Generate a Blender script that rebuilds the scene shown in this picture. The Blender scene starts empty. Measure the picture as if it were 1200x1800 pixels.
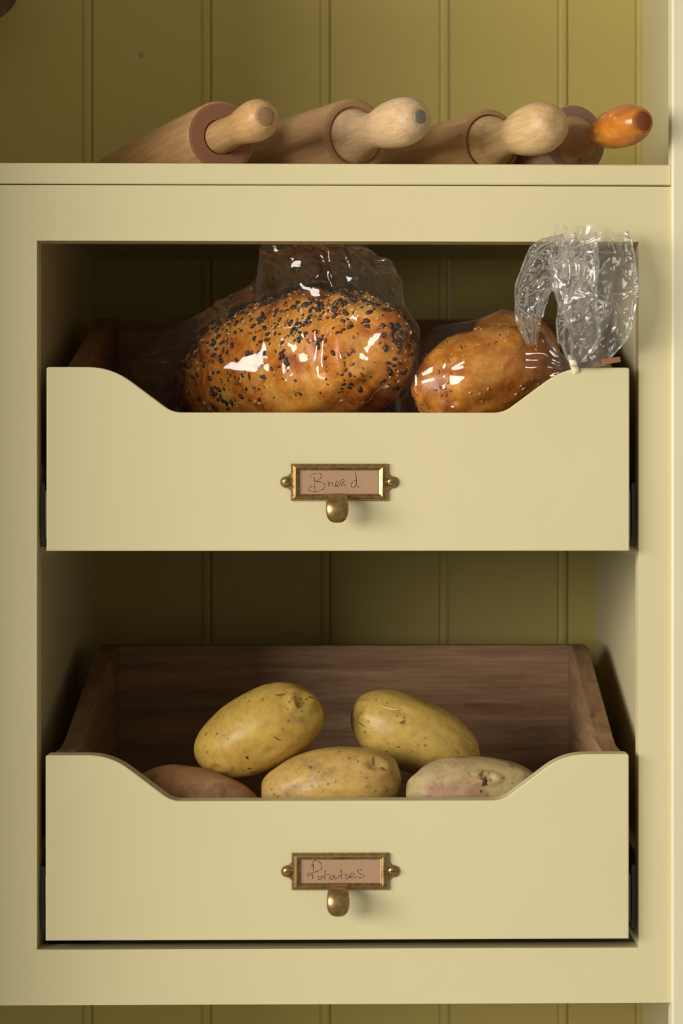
import bpy, bmesh, math, random
import numpy as np
from mathutils import Vector, Matrix, noise

# ------------------------------------------------------------------ camera
SC = bpy.context.scene
D = 1.75                    # camera to face frame plane (Y = 0)
K = 0.00046                 # metres per pixel on the face frame plane
F = D / K
TH = math.radians(1.0)
U0 = 660 + F * math.tan(TH)
V0 = 880
cam_d = bpy.data.cameras.new('camera')
cam = bpy.data.objects.new('camera', cam_d)
SC.collection.objects.link(cam)
cam.location = (0, -D, 0)
cam.rotation_euler = (math.pi / 2, 0, -TH)
cam_d.sensor_width = 36
cam_d.lens = F / 1800 * 36
cam_d.shift_x = -(U0 - 600) / 1800
cam_d.shift_y = (V0 - 900) / 1800
cam_d.clip_start = 0.05
cam_d.dof.use_dof = True
cam_d.dof.focus_distance = D + 0.0
cam_d.dof.aperture_fstop = 9.0
SC.camera = cam

# ------------------------------------------------------------------ light
w = bpy.data.worlds.new('world'); SC.world = w; w.use_nodes = True
w.node_tree.nodes['Background'].inputs[0].default_value = (1.0, 0.89, 0.70, 1)
w.node_tree.nodes['Background'].inputs[1].default_value = 0.34

def area(name, az, el, dist, size, power, col, target=(0, 0, 0)):
    d = bpy.data.lights.new(name, 'AREA'); d.shape = 'RECTANGLE'
    d.size = size[0]; d.size_y = size[1]; d.energy = power; d.color = col
    o = bpy.data.objects.new(name, d); SC.collection.objects.link(o)
    a, e = math.radians(az), math.radians(el)
    t = Vector(target)
    o.location = t + Vector((math.sin(a) * math.cos(e), -math.cos(a) * math.cos(e), math.sin(e))) * dist
    o.rotation_euler = (t - o.location).to_track_quat('-Z', 'Y').to_euler()
    return o
area('window_light', -49, 7, 4.0, (2.7, 1.4), 222, (1.0, 0.955, 0.88))

SC.view_settings.view_transform = 'Standard'
SC.view_settings.look = 'None'
SC.view_settings.gamma = 1
SC.view_settings.use_curve_mapping = False
SC.view_settings.exposure = -0.09
SC.cycles.transparent_max_bounces = 32
SC.cycles.max_bounces = 10
SC.cycles.diffuse_bounces = 6
SC.cycles.caustics_reflective = False
SC.cycles.caustics_refractive = False

# ------------------------------------------------------------------ helpers
def at(u, v, Y):
    """the point at depth Y seen at pixel (u, v)"""
    a = (u - U0) / F; b = -(v - V0) / F
    d = Vector((math.sin(TH) + a * math.cos(TH), math.cos(TH) - a * math.sin(TH), b))
    t = (Y + D) / d.y
    return Vector((d.x * t, Y, d.z * t))

def X(u, Y=0.0): return at(u, 900, Y).x
def Z(v, Y=0.0): return at(600, v, Y).z

def link(name, me, mat, parent=None, loc=None, rot=None):
    o = bpy.data.objects.new(name, me)
    SC.collection.objects.link(o)
    if mat:
        for m in (mat if isinstance(mat, (list, tuple)) else [mat]): me.materials.append(m)
    if parent: o.parent = parent
    if loc is not None: o.location = loc
    if rot is not None: o.rotation_euler = rot
    return o

def empty(name, loc=(0, 0, 0), rot=(0, 0, 0), parent=None):
    o = bpy.data.objects.new(name, None); SC.collection.objects.link(o)
    o.empty_display_size = 0.02
    o.location = loc; o.rotation_euler = rot
    if parent: o.parent = parent
    return o

def tag(o, label=None, cat=None, group=None, kind=None):
    if label: o['label'] = label
    if cat: o['category'] = cat
    if group: o['group'] = group
    if kind: o['kind'] = kind
    return o

def from_bm(bm, smooth=False, name='m'):
    me = bpy.data.meshes.new(name); bm.normal_update(); bm.to_mesh(me); bm.free()
    if smooth:
        for p in me.polygons: p.use_smooth = True
    return me

def box_me(x0, x1, y0, y1, z0, z1, bev=0.0012, seg=2):
    bm = bmesh.new()
    bmesh.ops.create_cube(bm, size=1)
    for v in bm.verts:
        v.co = Vector(((x0 + x1) / 2 + v.co.x * (x1 - x0), (y0 + y1) / 2 + v.co.y * (y1 - y0), (z0 + z1) / 2 + v.co.z * (z1 - z0)))
    if bev: bmesh.ops.bevel(bm, geom=bm.edges[:], offset=bev, segments=seg, affect='EDGES', profile=0.5)
    me = from_bm(bm, False)
    if bev:
        for p in me.polygons: p.use_smooth = max(abs(c) for c in p.normal) < 0.999
    return me

def box(name, mat, parent, x0, x1, y0, y1, z0, z1, bev=0.0012):
    o = link(name, box_me(x0, x1, y0, y1, z0, z1, bev), mat, parent)
    return o

def prism(pts, depth, axis='Y', base=0.0, bev=0.0):
    """polygon (a, b) extruded: axis Y -> (x, z) polygon, axis X -> (y, z) polygon"""
    bm = bmesh.new()
    def mk(a, b, t): return (a, t, b) if axis == 'Y' else (t, a, b)
    v0 = [bm.verts.new(mk(a, b, base)) for a, b in pts]
    v1 = [bm.verts.new(mk(a, b, base + depth)) for a, b in pts]
    n = len(pts)
    f0 = bm.faces.new(v0); f1 = bm.faces.new(v1[::-1])
    for i in range(n):
        bm.faces.new((v0[i], v1[i], v1[(i + 1) % n], v0[(i + 1) % n]))
    bmesh.ops.recalc_face_normals(bm, faces=bm.faces[:])
    if bev:
        es = [e for e in bm.edges if any(len(f.verts) == n for f in e.link_faces)]
        bmesh.ops.bevel(bm, geom=es, offset=bev, segments=2, affect='EDGES', profile=0.5)
    return from_bm(bm)

def grid_me(P, closed_u=True, cap0=False, cap1=False, smooth=True):
    """P: (rings, n, 3) array"""
    R, n, _ = P.shape
    verts = P.reshape(-1, 3).tolist(); faces = []
    for i in range(R - 1):
        for j in range(n if closed_u else n - 1):
            k = (j + 1) % n
            faces.append((i * n + j, i * n + k, (i + 1) * n + k, (i + 1) * n + j))
    if cap0: faces.append(tuple(range(n))[::-1])
    if cap1: faces.append(tuple((R - 1) * n + j for j in range(n)))
    me = bpy.data.meshes.new('m'); me.from_pydata(verts, [], faces); me.update()
    bm = bmesh.new(); bm.from_mesh(me)
    bmesh.ops.remove_doubles(bm, verts=bm.verts, dist=1e-6)
    bmesh.ops.recalc_face_normals(bm, faces=bm.faces[:])
    bm.to_mesh(me); bm.free()
    if smooth:
        for p in me.polygons: p.use_smooth = len(p.vertices) <= 4
    return me

def lathe(profile, n=56):
    """(y, r) profile turned about the Y axis; pointy ends closed"""
    a = np.linspace(0, 2 * np.pi, n, endpoint=False)
    P = np.zeros((len(profile), n, 3))
    for i, (y, r) in enumerate(profile):
        P[i, :, 0] = r * np.cos(a); P[i, :, 1] = y; P[i, :, 2] = r * np.sin(a)
    return grid_me(P, True, profile[0][1] > 1e-5, profile[-1][1] > 1e-5)

def smooth_profile(pts, n=40):
    """Catmull-Rom through (y, r) points"""
    p = np.array([pts[0]] + list(pts) + [pts[-1]], float); out = []
    m = len(pts) - 1; per = max(2, n // m)
    for i in range(m):
        a, b, c, d = p[i], p[i + 1], p[i + 2], p[i + 3]
        for k in range(per):
            t = k / per
            out.append(0.5 * ((2 * b) + (-a + c) * t + (2 * a - 5 * b + 4 * c - d) * t * t + (-a + 3 * b - 3 * c + d) * t ** 3))
    out.append(p[-2])
    return [(float(q[0]), max(0.0, float(q[1]))) for q in out]

# ------------------------------------------------------------------ materials
class NT:
    def __init__(s, name):
        s.m = bpy.data.materials.new(name); s.m.use_nodes = True
        s.t = s.m.node_tree; s.t.nodes.clear()
        s.out = s.t.nodes.new('ShaderNodeOutputMaterial')
    def n(s, typ, **kw):
        nd = s.t.nodes.new('ShaderNode' + typ)
        for k, v in kw.items():
            if k.startswith('_'): setattr(nd, k[1:], v)
            else: nd.inputs[k.replace('__', ' ')].default_value = v
        return nd
    def l(s, a, b): s.t.links.new(a, b)
    def coords(s, scale=(1, 1, 1), loc=(0, 0, 0)):
        tc = s.n('TexCoord'); mp = s.n('Mapping')
        mp.inputs['Scale'].default_value = scale; mp.inputs['Location'].default_value = loc
        s.l(tc.outputs['Object'], mp.inputs['Vector']); return mp.outputs[0]
    def noise(s, vec, scale, detail=3, rough=0.55, dist=0.0):
        nd = s.n('TexNoise'); nd.inputs['Scale'].default_value = scale; nd.inputs['Detail'].default_value = detail
        nd.inputs['Roughness'].default_value = rough; nd.inputs['Distortion'].default_value = dist
        s.l(vec, nd.inputs['Vector']); return nd.outputs['Fac']
    def ramp(s, fac, stops):
        r = s.n('ValToRGB'); e = r.color_ramp.elements
        while len(e) < len(stops): e.new(0.5)
        for i, (p, c) in enumerate(stops):
            e[i].position = p; e[i].color = (*c, 1) if len(c) == 3 else c
        s.l(fac, r.inputs[0]); return r.outputs[0]
    def mix(s, fac, a, b, mode='MIX'):
        m = s.n('Mix'); m.data_type = 'RGBA'; m.blend_type = mode
        for sock, v in ((m.inputs[0], fac), (m.inputs[6], a), (m.inputs[7], b)):
            if hasattr(v, 'is_output'): s.l(v, sock)
            elif isinstance(v, (int, float)): sock.default_value = v
            else: sock.default_value = (*v, 1) if len(v) == 3 else v
        return m.outputs[2]
    def bump(s, h, strength, dist):
        b = s.n('Bump'); b.inputs['Strength'].default_value = strength; b.inputs['Distance'].default_value = dist
        s.l(h, b.inputs['Height']); return b.outputs[0]
    def principled(s, col, rough=0.5, metal=0.0, spec=0.5, normal=None, **kw):
        p = s.n('BsdfPrincipled')
        for k, v in (('Base Color', col), ('Roughness', rough), ('Metallic', metal), ('Specular IOR Level', spec)):
            if hasattr(v, 'is_output'): s.l(v, p.inputs[k])
            elif isinstance(v, (int, float)): p.inputs[k].default_value = v
            else: p.inputs[k].default_value = (*v, 1)
        for k, v in kw.items(): p.inputs[k.replace('__', ' ')].default_value = v
        if normal is not None: s.l(normal, p.inputs['Normal'])
        s.l(p.outputs[0], s.out.inputs[0]); return p

def paint(name, col, rough=0.42, spec=0.35):
    t = NT(name)
    n1 = t.noise(t.coords((1, 1, 1)), 9, 2)
    n2 = t.noise(t.coords((1, 1, 0.12)), 260, 3)
    c = t.mix(n1, tuple(x * 0.97 for x in col), tuple(min(1, x * 1.03) for x in col))
    t.principled(c, rough, spec=spec, normal=t.bump(n2, 0.10, 0.0004))
    return t.m

def wood(name, light, dark, axis='Y', scale=1.0, rough=0.55, grey=None, contrast=(0.35, 0.65), spec=0.3, bump=0.25):
    t = NT(name)
    sc = {'X': (0.06, 1, 1), 'Y': (1, 0.06, 1), 'Z': (1, 1, 0.06)}[axis]
    v = t.coords(sc)
    g = t.noise(v, 90 * scale, 5, 0.65, 0.6)
    fine = t.noise(v, 420 * scale, 2, 0.6)
    blot = t.noise(t.coords((1, 1, 1)), 28 * scale, 3)
    c = t.ramp(g, [(contrast[0], dark), (contrast[1], light)])
    c = t.mix(t.ramp(blot, [(0.35, (0, 0, 0)), (0.7, (0.55,) * 3)]), c, grey if grey else tuple(x * 0.75 for x in light))
    c = t.mix(0.35, c, t.ramp(fine, [(0.35, (0.45,) * 3), (0.62, (1, 1, 1))]), 'MULTIPLY')
    t.principled(c, rough, spec=spec, normal=t.bump(fine, bump, 0.0006))
    return t.m

CREAM = (0.66, 0.59, 0.35)
M = {}
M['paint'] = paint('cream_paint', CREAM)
M['paint_back_shaded'] = paint('cream_panelling_shade_tinted', (0.49, 0.405, 0.125), rough=0.5)  # cream darkened and yellowed: the cavity's dim bounced light is in the colour
M['paint_stile'] = paint('pale_cream_paint', (0.70, 0.645, 0.45))
M['oak_x'] = wood('oak_across', (0.40, 0.235, 0.125), (0.17, 0.085, 0.042), 'X', 1.0, contrast=(0.33, 0.7))
M['oak_y'] = wood('oak_along', (0.42, 0.26, 0.135), (0.19, 0.10, 0.05), 'Y', 1.0, contrast=(0.3, 0.7))
M['steel'] = (lambda t: (t.principled((0.10, 0.095, 0.09), 0.35, 0.9), t.m)[1])(NT('dark_steel'))

def brass():
    t = NT('aged_brass'); v = t.coords()
    n = t.noise(v, 240, 4, 0.7, 0.4)
    n2 = t.noise(v, 1400, 2)
    c = t.ramp(n, [(0.30, (0.20, 0.12, 0.045)), (0.52, (0.42, 0.28, 0.12)), (0.78, (0.60, 0.44, 0.22))])
    r = t.ramp(n, [(0.3, (0.42,) * 3), (0.75, (0.25,) * 3)])
    t.principled(c, r, 1.0, normal=t.bump(n2, 0.08, 0.0003)); return t.m
M['brass'] = brass()
def card():
    t = NT('kraft_card'); v = t.coords()
    c = t.mix(t.noise(v, 1500, 3), (0.36, 0.215, 0.125), (0.48, 0.30, 0.18))
    c = t.mix(t.noise(v, 90, 2), c, (0.42, 0.27, 0.17))
    t.principled(c, 0.85, spec=0.1); return t.m
M['card'] = card()
M['ink'] = (lambda t: (t.principled((0.03, 0.025, 0.025), 0.6, spec=0.1), t.m)[1])(NT('ink'))
M['slot'] = (lambda t: (t.principled((0.03, 0.02, 0.01), 0.6, 0.3), t.m)[1])(NT('screw_slot_dark'))  # near-black strip marking the slot across the screw head

# ------------------------------------------------------------------ panelled back wall and cupboard sides
W = 0.450
ZT, ZB = Z(-420), Z(2150)
wall = tag(empty('wall_back', (0, W, 0)), 'cream painted tongue and groove panelling behind the shelves', 'wall', kind='structure')
XL, XR = X(-330), X(1248)
edges_px = [162 - 209 * 2, 162 - 209, 162, 371, 580, 790, 998, 998 + 209]
ex = [X(u, W) for u in edges_px]
def board_me(x0, x1):
    bead, q, dep = 0.0088, 0.0022, 0.0016
    pts = [(x0, 0.012), (x0, dep), (x0 + 0.0006, 0.0008), (x0 + 0.0014, 0)]
    a = x1 - bead - q
    pts += [(a, 0), (a + q * 0.35, dep * 0.8), (a + q * 0.6, dep), (a + q, dep * 0.6)]
    for k in range(9):
        an = math.pi * k / 8
        pts.append((a + q + (bead - 0.001) / 2 * (1 - math.cos(an)), dep * 0.75 * (1 - math.sin(an)) - 0.0002))
    pts += [(x1 - 0.0005, dep), (x1 - 0.0002, 0.012)]
    # extruded along Z
    bm = bmesh.new()
    lo = [bm.verts.new((x, y, ZB)) for x, y in pts]; hi = [bm.verts.new((x, y, ZT)) for x, y in pts]
    for i in range(len(pts)):
        k = (i + 1) % len(pts); bm.faces.new((lo[i], lo[k], hi[k], hi[i]))
    bm.faces.new(lo[::-1]); bm.faces.new(hi)
    bmesh.ops.recalc_face_normals(bm, faces=bm.faces[:])
    return from_bm(bm)
xs = [XL - 0.004] + [e for e in ex if XL + 0.02 < e < XR - 0.01] + [XR + 0.004]
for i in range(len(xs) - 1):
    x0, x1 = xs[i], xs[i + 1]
    o = link('board', board_me(x0, x1), M['paint_back_shaded'], wall)
# the knot-hole filler mark on a board
b = bmesh.new(); bmesh.ops.create_uvsphere(b, u_segments=20, v_segments=8, radius=1)
for v in b.verts: v.co = Vector((v.co.x * 0.0034, v.co.y * 0.0005, v.co.z * 0.0034)) + at(249, 96, W) - Vector((0, W, 0))
link('knot', from_bm(b, True), paint('filled_knot', (0.36, 0.30, 0.10)), wall)

def struct(name, me, mat, label):
    return tag(link(name, me, mat), label, 'wall', kind='structure')
struct('wall_left', box_me(XL - 0.02, XL, 0.002, W + 0.012, ZB, ZT, 0), M['paint'], 'cream painted left side of the cupboard')
struct('wall_right', box_me(XR, XR + 0.02, 0.002, W + 0.012, ZB, ZT, 0), M['paint'], 'cream painted right side of the cupboard')
tag(link('trim_1', box_me(X(1180.5, -0.004), XR + 0.06, -0.004, 0.019, ZB, ZT, 0.0018), M['paint_stile']),
    'pale cream upright at the right edge of the cupboard', 'trim', kind='structure')
tag(link('light_block_left', box_me(XL - 0.025, XL + 0.004, -0.212, 0.0015, ZB, ZT, 0.0015), M['paint_stile']),  # added out of view, its depth set to shade the left of the front
    'unseen pale cream upright added at the left to block part of the window light', 'trim', kind='structure')

# ------------------------------------------------------------------ shelf and drawer cabinet
XE = X(1180.5)            # right edge of cabinet front
sh = box_me(XL + 0.0002, XR - 0.0002, 0.0195, W - 0.0002, Z(324.0), Z(288), 0.0)
shelf = tag(empty('shelf', (0, 0, Z(324))), 'cream painted shelf above the drawer cabinet holding the rolling pins', 'shelf')
def rel(o, p):
    o.parent = p; o.location = -p.location; return o
rel(link('shelf_board', sh, M['paint']), shelf)
rel(link('shelf_edge', box_me(XL + 0.0045, XE - 0.0003, 0.0, 0.0195, Z(324.6), Z(287.6), 0.0012), M['paint']), shelf)

OL, OR, OT, OB = X(65), X(1122.3), Z(424), Z(1667.5)
CT, CB = Z(326.6), Z(1765)
FT = 0.022
cab = tag(empty('drawer_cabinet', (0, 0, CB)), 'cream painted cabinet with a face frame around two drawers, under the shelf', 'cabinet')
def cb(name, *a, mat='paint', bev=0.0012):
    o = box(name, M[mat], None, *a, bev=bev); rel(o, cab); return o
cb('face_frame_stile', XL + 0.0045, OL, 0, FT, CB, CT, bev=0.0001)
cb('face_frame_stile', OR, XE - 0.0003, 0, FT, CB, CT, bev=0.0002)
cb('face_frame_rail', OL, OR, 0, FT, OT, CT, bev=0)
cb('face_frame_rail', OL, OR, 0, FT, CB, OB, bev=0)
SIDE = 0.0106              # side walls stand back from the opening
cb('side_panel', OL - SIDE - 0.018, OL - SIDE, FT, W - 0.0003, CB, CT - 0.0005, bev=0)
cb('side_panel', OR + SIDE, OR + SIDE + 0.018, FT, W - 0.0003, CB, CT - 0.0005, bev=0)
cb('top_panel', OL - SIDE, OR + SIDE, FT, W - 0.0003, Z(348), CT - 0.001, bev=0)
cb('bottom_panel', OL - SIDE, OR + SIDE, FT, W - 0.0003, CB, Z(1690), bev=0)
def runner(z_c, side):
    """steel drawer runner fixed to the packing board"""
    s = 1 if side > 0 else -1
    xi = (OR if s > 0 else OL)
    o = empty('drawer_runner', (0, 0, 0)); rel(o, cab)
    h = 0.026
    pts = []
    # profile (x from packing board inwards, z)
    prof = [(0, h), (0.0035, h), (0.0042, h - 0.004), (0.0035, h - 0.009), (0.0035, -h + 0.009), (0.0045, -h + 0.004), (0.0035, -h), (0, -h)]
    me = None
    bm = bmesh.new()
    a = [bm.verts.new((xi - s * x, 0.016, z_c + z)) for x, z in prof]; c = [bm.verts.new((xi - s * x, 0.30, z_c + z)) for x, z in prof]
    for i in range(len(prof)):
        k = (i + 1) % len(prof); bm.faces.new((a[i], c[i], c[k], a[k]))
    bm.faces.new(a); bm.faces.new(c[::-1]); bmesh.ops.recalc_face_normals(bm, faces=bm.faces[:])
    r = link('fixed_rail', from_bm(bm), M['steel']); r.parent = o
    r = link('sliding_rail', box_me(min(xi - s * 0.0048, xi - s * 0.0078), max(xi - s * 0.0048, xi - s * 0.0078), 0.008, 0.29, z_c - h + 0.006, z_c + h - 0.006, 0.001), M['steel']); r.parent = o
for zt, zb, zc in ((817, 975, 905), (1497, 1660, 1575)):
    cb('packing_board', OL - SIDE, OL - 0.0001, FT + 0.0002, W - 0.001, Z(zb, FT), Z(zt, FT), bev=0.0004)
    cb('packing_board', OR + 0.0001, OR + SIDE, FT + 0.0002, W - 0.001, Z(zb, FT), Z(zt, FT), bev=0.0004)
    runner(Z(zc, FT), -1); runner(Z(zc, FT), 1)

# ------------------------------------------------------------------ drawers
P = 0.010
def arc_notch(x0, x1, zt, zb, nx0, nx1, mx0, mx1, zn):
    """front outline with a scooped notch: nx*: start of the slope at the top, mx*: end of the slope at the bottom"""
    def corner(p, c, q, r, n=9):
        p, c, q = Vector(p), Vector(c), Vector(q)
        a = c + (p - c).normalized() * r; b_ = c + (q - c).normalized() * r
        return [tuple((a * (1 - t) ** 2 + c * 2 * t * (1 - t) + b_ * t * t)) for t in [i / (n - 1) for i in range(n)]]
    tl, tr = (x0, zt), (x1, zt)
    pts = [(x0, zb), (x1, zb)]
    pts += corner((x1, zb), tr, (nx1, zt), 0.0022, 5)
    pts += corner(tr, (nx1, zt), (mx1, zn), 0.019)
    pts += corner((nx1, zt), (mx1, zn), (mx0, zn), 0.008)
    pts += corner((mx1, zn), (mx0, zn), (nx0, zt), 0.008)
    pts += corner((mx0, zn), (nx0, zt), tl, 0.019)
    pts += corner((nx0, zt), tl, (x0, zb), 0.0022, 5)
    return pts

def strokes_me(strokes, conv, wid=0.00025):
    bm = bmesh.new()
    for s in strokes:
        p = np.array(s, float)
        if len(p) > 2:
            q = [p[0]]; e = np.vstack([p[0], p, p[-1]])
            for i in range(len(p) - 1):
                a, b_, c, d = e[i], e[i + 1], e[i + 2], e[i + 3]
                for k in range(1, 7):
                    t = k / 6
                    q.append(0.5 * ((2 * b_) + (-a + c) * t + (2 * a - 5 * b_ + 4 * c - d) * t * t + (-a + 3 * b_ - 3 * c + d) * t ** 3))
            p = np.array(q)
        pts = [conv(x, y) for x, y in p]
        L = []; R_ = []
        for i, c in enumerate(pts):
            d = (pts[min(i + 1, len(pts) - 1)] - pts[max(i - 1, 0)])
            d = Vector((d.x, 0, d.z)); d = d.normalized() if d.length else Vector((1, 0, 0))
            nrm = Vector((-d.z, 0, d.x)) * wid * (0.8 + 0.35 * math.sin(i * 0.7))
            L.append(bm.verts.new(c + nrm)); R_.append(bm.verts.new(c - nrm))
        for i in range(len(pts) - 1): bm.faces.new((L[i], L[i + 1], R_[i + 1], R_[i]))
    for f in bm.faces:
        if f.normal.y > 0: f.normal_flip()
    return from_bm(bm)

BREAD = [[(380, 222), (382, 270), (384, 320)],
 [(342, 225), (352, 208), (385, 196), (425, 194), (440, 208), (430, 232), (405, 252), (388, 262), (425, 263), (458, 275), (467, 298), (445, 325), (400, 340), (355, 341), (335, 326), (342, 308), (368, 296)],
 [(492, 260), (497, 282), (495, 300), (503, 280), (518, 268), (528, 272), (526, 290), (540, 300), (556, 296), (572, 280), (574, 264), (562, 260), (552, 276), (556, 296), (572, 298), (590, 282), (598, 248), (616, 244), (622, 256), (606, 282), (600, 296), (618, 286), (637, 298)],
 [(716, 250), (700, 255), (682, 275), (678, 296), (692, 310), (708, 300), (722, 260), (713, 184)],
 [(720, 262), (722, 290), (735, 306), (752, 298)], [(764, 302), (768, 304)]]
POTATOES = [[(372, 175), (370, 230), (366, 300)],
 [(360, 205), (365, 165), (385, 150), (415, 158), (438, 185), (436, 215), (410, 236), (370, 248), (332, 256), (322, 268), (336, 275), (362, 262)],
 [(421, 278), (408, 290), (418, 303), (435, 300), (441, 286), (427, 279)], [(467, 225), (465, 262), (462, 302)], [(438, 292), (455, 272), (502, 260)],
 [(541, 276), (522, 274), (504, 290), (510, 304), (530, 297), (543, 276), (546, 294), (560, 298), (585, 275), (642, 260)], [(598, 222), (597, 260), (600, 302)],
 [(642, 262), (632, 284), (645, 300), (660, 288), (655, 272)], [(655, 286), (690, 278), (701, 260), (685, 254), (671, 272), (680, 292), (704, 292), (724, 278)],
 [(770, 232), (748, 223), (731, 238), (746, 256), (775, 268), (781, 282), (762, 292), (735, 284)]]

def drawer(name_label, x0, x1, yt, yb, yn, hc, strokes, cropy, card_label):
    Yf = -P
    ax0, ax1 = X(x0, Yf), X(x1, Yf)
    zt, zb, zn = Z(yt, Yf), Z(yb, Yf), Z(yn, Yf)
    cx = (x0 + x1) / 2
    dr = empty('drawer', (0, 0, 0)); rel(dr, cab); tag(dr, name_label)
    def add(n, me, mat):
        o = link(n, me, mat); o.parent = dr; return o
    prof = arc_notch(ax0, ax1, zt, zb, X(cx - 398, Yf), X(cx + 398, Yf), X(cx - 291, Yf), X(cx + 291, Yf), zn)
    add('front_panel', prism(prof, 0.020, 'Y', Yf, 0.0010), M['paint'])
    # oak box
    bx0, bx1 = ax0 + 0.0030, ax1 - 0.0030
    yb0, yb1 = Yf + 0.0203, 0.332
    t = 0.016; rise = 145 * K; base = zb + 0.010
    side = [(yb0, base), (yb1, base)]
    ztop = zt - 0.0005 + rise; yr = 0.300
    def q(a, c, b_, n=8):
        a, c, b_ = Vector(a), Vector(c), Vector(b_)
        return [tuple(a * (1 - s) ** 2 + c * 2 * s * (1 - s) + b_ * s * s) for s in [i / (n - 1) for i in range(n)]]
    side += [(yb1, ztop - 0.001), (yb1 - 0.001, ztop)]
    slope_p = (0.062, zt - 0.0005); top_c = (yr - 0.008, ztop)
    d = (Vector(slope_p) - Vector(top_c)).normalized()
    side += q((yr + 0.012, ztop), top_c, Vector(top_c) + d * 0.022)
    side += q(Vector(slope_p) - d * 0.020, slope_p, (slope_p[0] - 0.018, slope_p[1]))
    side += [(yb0, zt - 0.0005)]
    sl = add('side_panel', prism(side, t, 'X', bx0, 0.0012), M['oak_y'])
    sr = add('side_panel', prism(side, t, 'X', bx1 - t, 0.0012), M['oak_y'])
    add('back_panel', box_me(bx0 + t, bx1 - t, yb1 - t, yb1 - 0.0002, base, ztop - 0.0003, 0.0004), M['oak_x'])
    add('bottom_panel', box_me(bx0 + t + 0.0001, bx1 - t - 0.0001, yb0, yb1 - t - 0.0001, base + 0.002, base + 0.010, 0), M['oak_x'])
    # label holder
    hx, hy = hc
    c = at(hx, hy, Yf)
    ow, oh, iw, ih = 0.0775 / 2, 0.0297 / 2, 0.0640 / 2, 0.0188 / 2
    prof2 = [(0, 0), (0, 0.0022), (0.0006, 0.0030), (0.0016, 0.0030), (0.0022, 0.0040), (0.0040, 0.0043), (0.0052, 0.0036), (0.0056, 0.0022), (0.0066, 0.0018), (0.0068, 0.0008)]
    bm = bmesh.new(); loops = []
    fx = (ow - iw) / 0.0068; fz = (oh - ih) / 0.0068
    for o_, h_ in prof2:
        lx, lz = ow - o_ * fx, oh - o_ * fz
        loops.append([bm.verts.new((c.x + sx * lx, Yf - h_, c.z + sz * lz)) for sx, sz in ((-1, -1), (1, -1), (1, 1), (-1, 1))])
    for a_, b_ in zip(loops, loops[1:]):
        for i in range(4): bm.faces.new((a_[i], a_[(i + 1) % 4], b_[(i + 1) % 4], b_[i]))
    bmesh.ops.recalc_face_normals(bm, faces=bm.faces[:])
    # ears
    for s in (-1, 1):
        pr = []
        ex_ = c.x + s * (ow + 0.0036)
        n = 14
        pr.append((c.x + s * (ow - 0.001), c.z + 0.0082)); pr.append((c.x + s * (ow + 0.0008), c.z + 0.0066)); pr.append((c.x + s * (ow + 0.0022), c.z + 0.0050))
        for i in range(n + 1):
            an = math.radians(78 - 156 * i / n)
            pr.append((ex_ + s * 0.0049 * math.cos(an), c.z + 0.0047 * math.sin(an)))
        pr += [(c.x + s * (ow + 0.0022), c.z - 0.0050), (c.x + s * (ow + 0.0008), c.z - 0.0066), (c.x + s * (ow - 0.001), c.z - 0.0082)]
        f0 = [bm.verts.new((x, Yf, z)) for x, z in pr]; f1 = [bm.verts.new((x, Yf - 0.0018, z)) for x, z in pr]
        faces = [bm.faces.new(f1)]
        for i in range(len(pr)): faces.append(bm.faces.new((f0[i], f0[(i + 1) % len(pr)], f1[(i + 1) % len(pr)], f1[i])))
        bmesh.ops.recalc_face_normals(bm, faces=faces)
    add('label_frame', from_bm(bm), M['brass'])
    for s in (-1, 1):
        a = np.linspace(0, 2 * np.pi, 28, endpoint=False)
        Pm = []
        for r, h in ((0.0038, 0.0017), (0.0039, 0.0024), (0.0036, 0.0031), (0.0028, 0.0037), (0.0016, 0.0040), (0.0, 0.0041)):
            Pm.append([(c.x + s * (ow + 0.0034) + r * math.cos(x), Yf - h, c.z + r * math.sin(x)) for x in a])
        add('screw', grid_me(np.array(Pm)), M['brass'])
        add('screw_slot', box_me(c.x + s * (ow + 0.0034) - 0.0031, c.x + s * (ow + 0.0034) + 0.0031, Yf - 0.00415, Yf - 0.0030, c.z - 0.00030, c.z + 0.00030, 0), M['slot'])
    cd = add('label_card', box_me(c.x - iw - 0.0008, c.x + iw + 0.0008, Yf - 0.0009, Yf - 0.0001, c.z - ih - 0.0006, c.z + ih + 0.0006, 0), M['card'])
    tag(cd, card_label)
    add('handwriting', strokes_me(strokes, lambda x, y: at(470 + x / 4.615, cropy + y / 4.615, Yf - 0.00096)), M['ink'])
    # pull: tongue that leaves the lower edge of the frame
    kx = c.x - 0.0012; kz = c.z - oh + 0.0035
    path = [(-0.0030, 0.0008, 0.0225, 0.003), (-0.0060, 0.0005, 0.0180, 0.0034), (-0.0105, 0.000, 0.0145, 0.0042), (-0.0155, -0.0004, 0.0150, 0.005), (-0.0195, -0.002, 0.0166, 0.0060),
            (-0.0222, -0.0055, 0.0178, 0.0070), (-0.0235, -0.0095, 0.0182, 0.0076), (-0.0236, -0.0135, 0.0176, 0.0074), (-0.0230, -0.0170, 0.0155, 0.0064), (-0.0222, -0.0193, 0.0118, 0.0046), (-0.0216, -0.0205, 0.0070, 0.0026), (-0.0214, -0.0209, 0.0, 0.0)]
    pa = np.array(path)
    # refine
    dense = []
    e = np.vstack([pa[0], pa, pa[-1]])
    for i in range(len(pa) - 1):
        for k in range(4):
            tt = k / 4; A, B, C, E = e[i], e[i + 1], e[i + 2], e[i + 3]
            dense.append(0.5 * ((2 * B) + (-A + C) * tt + (2 * A - 5 * B + 4 * C - E) * tt * tt + (-A + 3 * B - 3 * C + E) * tt ** 3))
    dense.append(pa[-1]); dense = np.array(dense)
    rings = []
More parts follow.
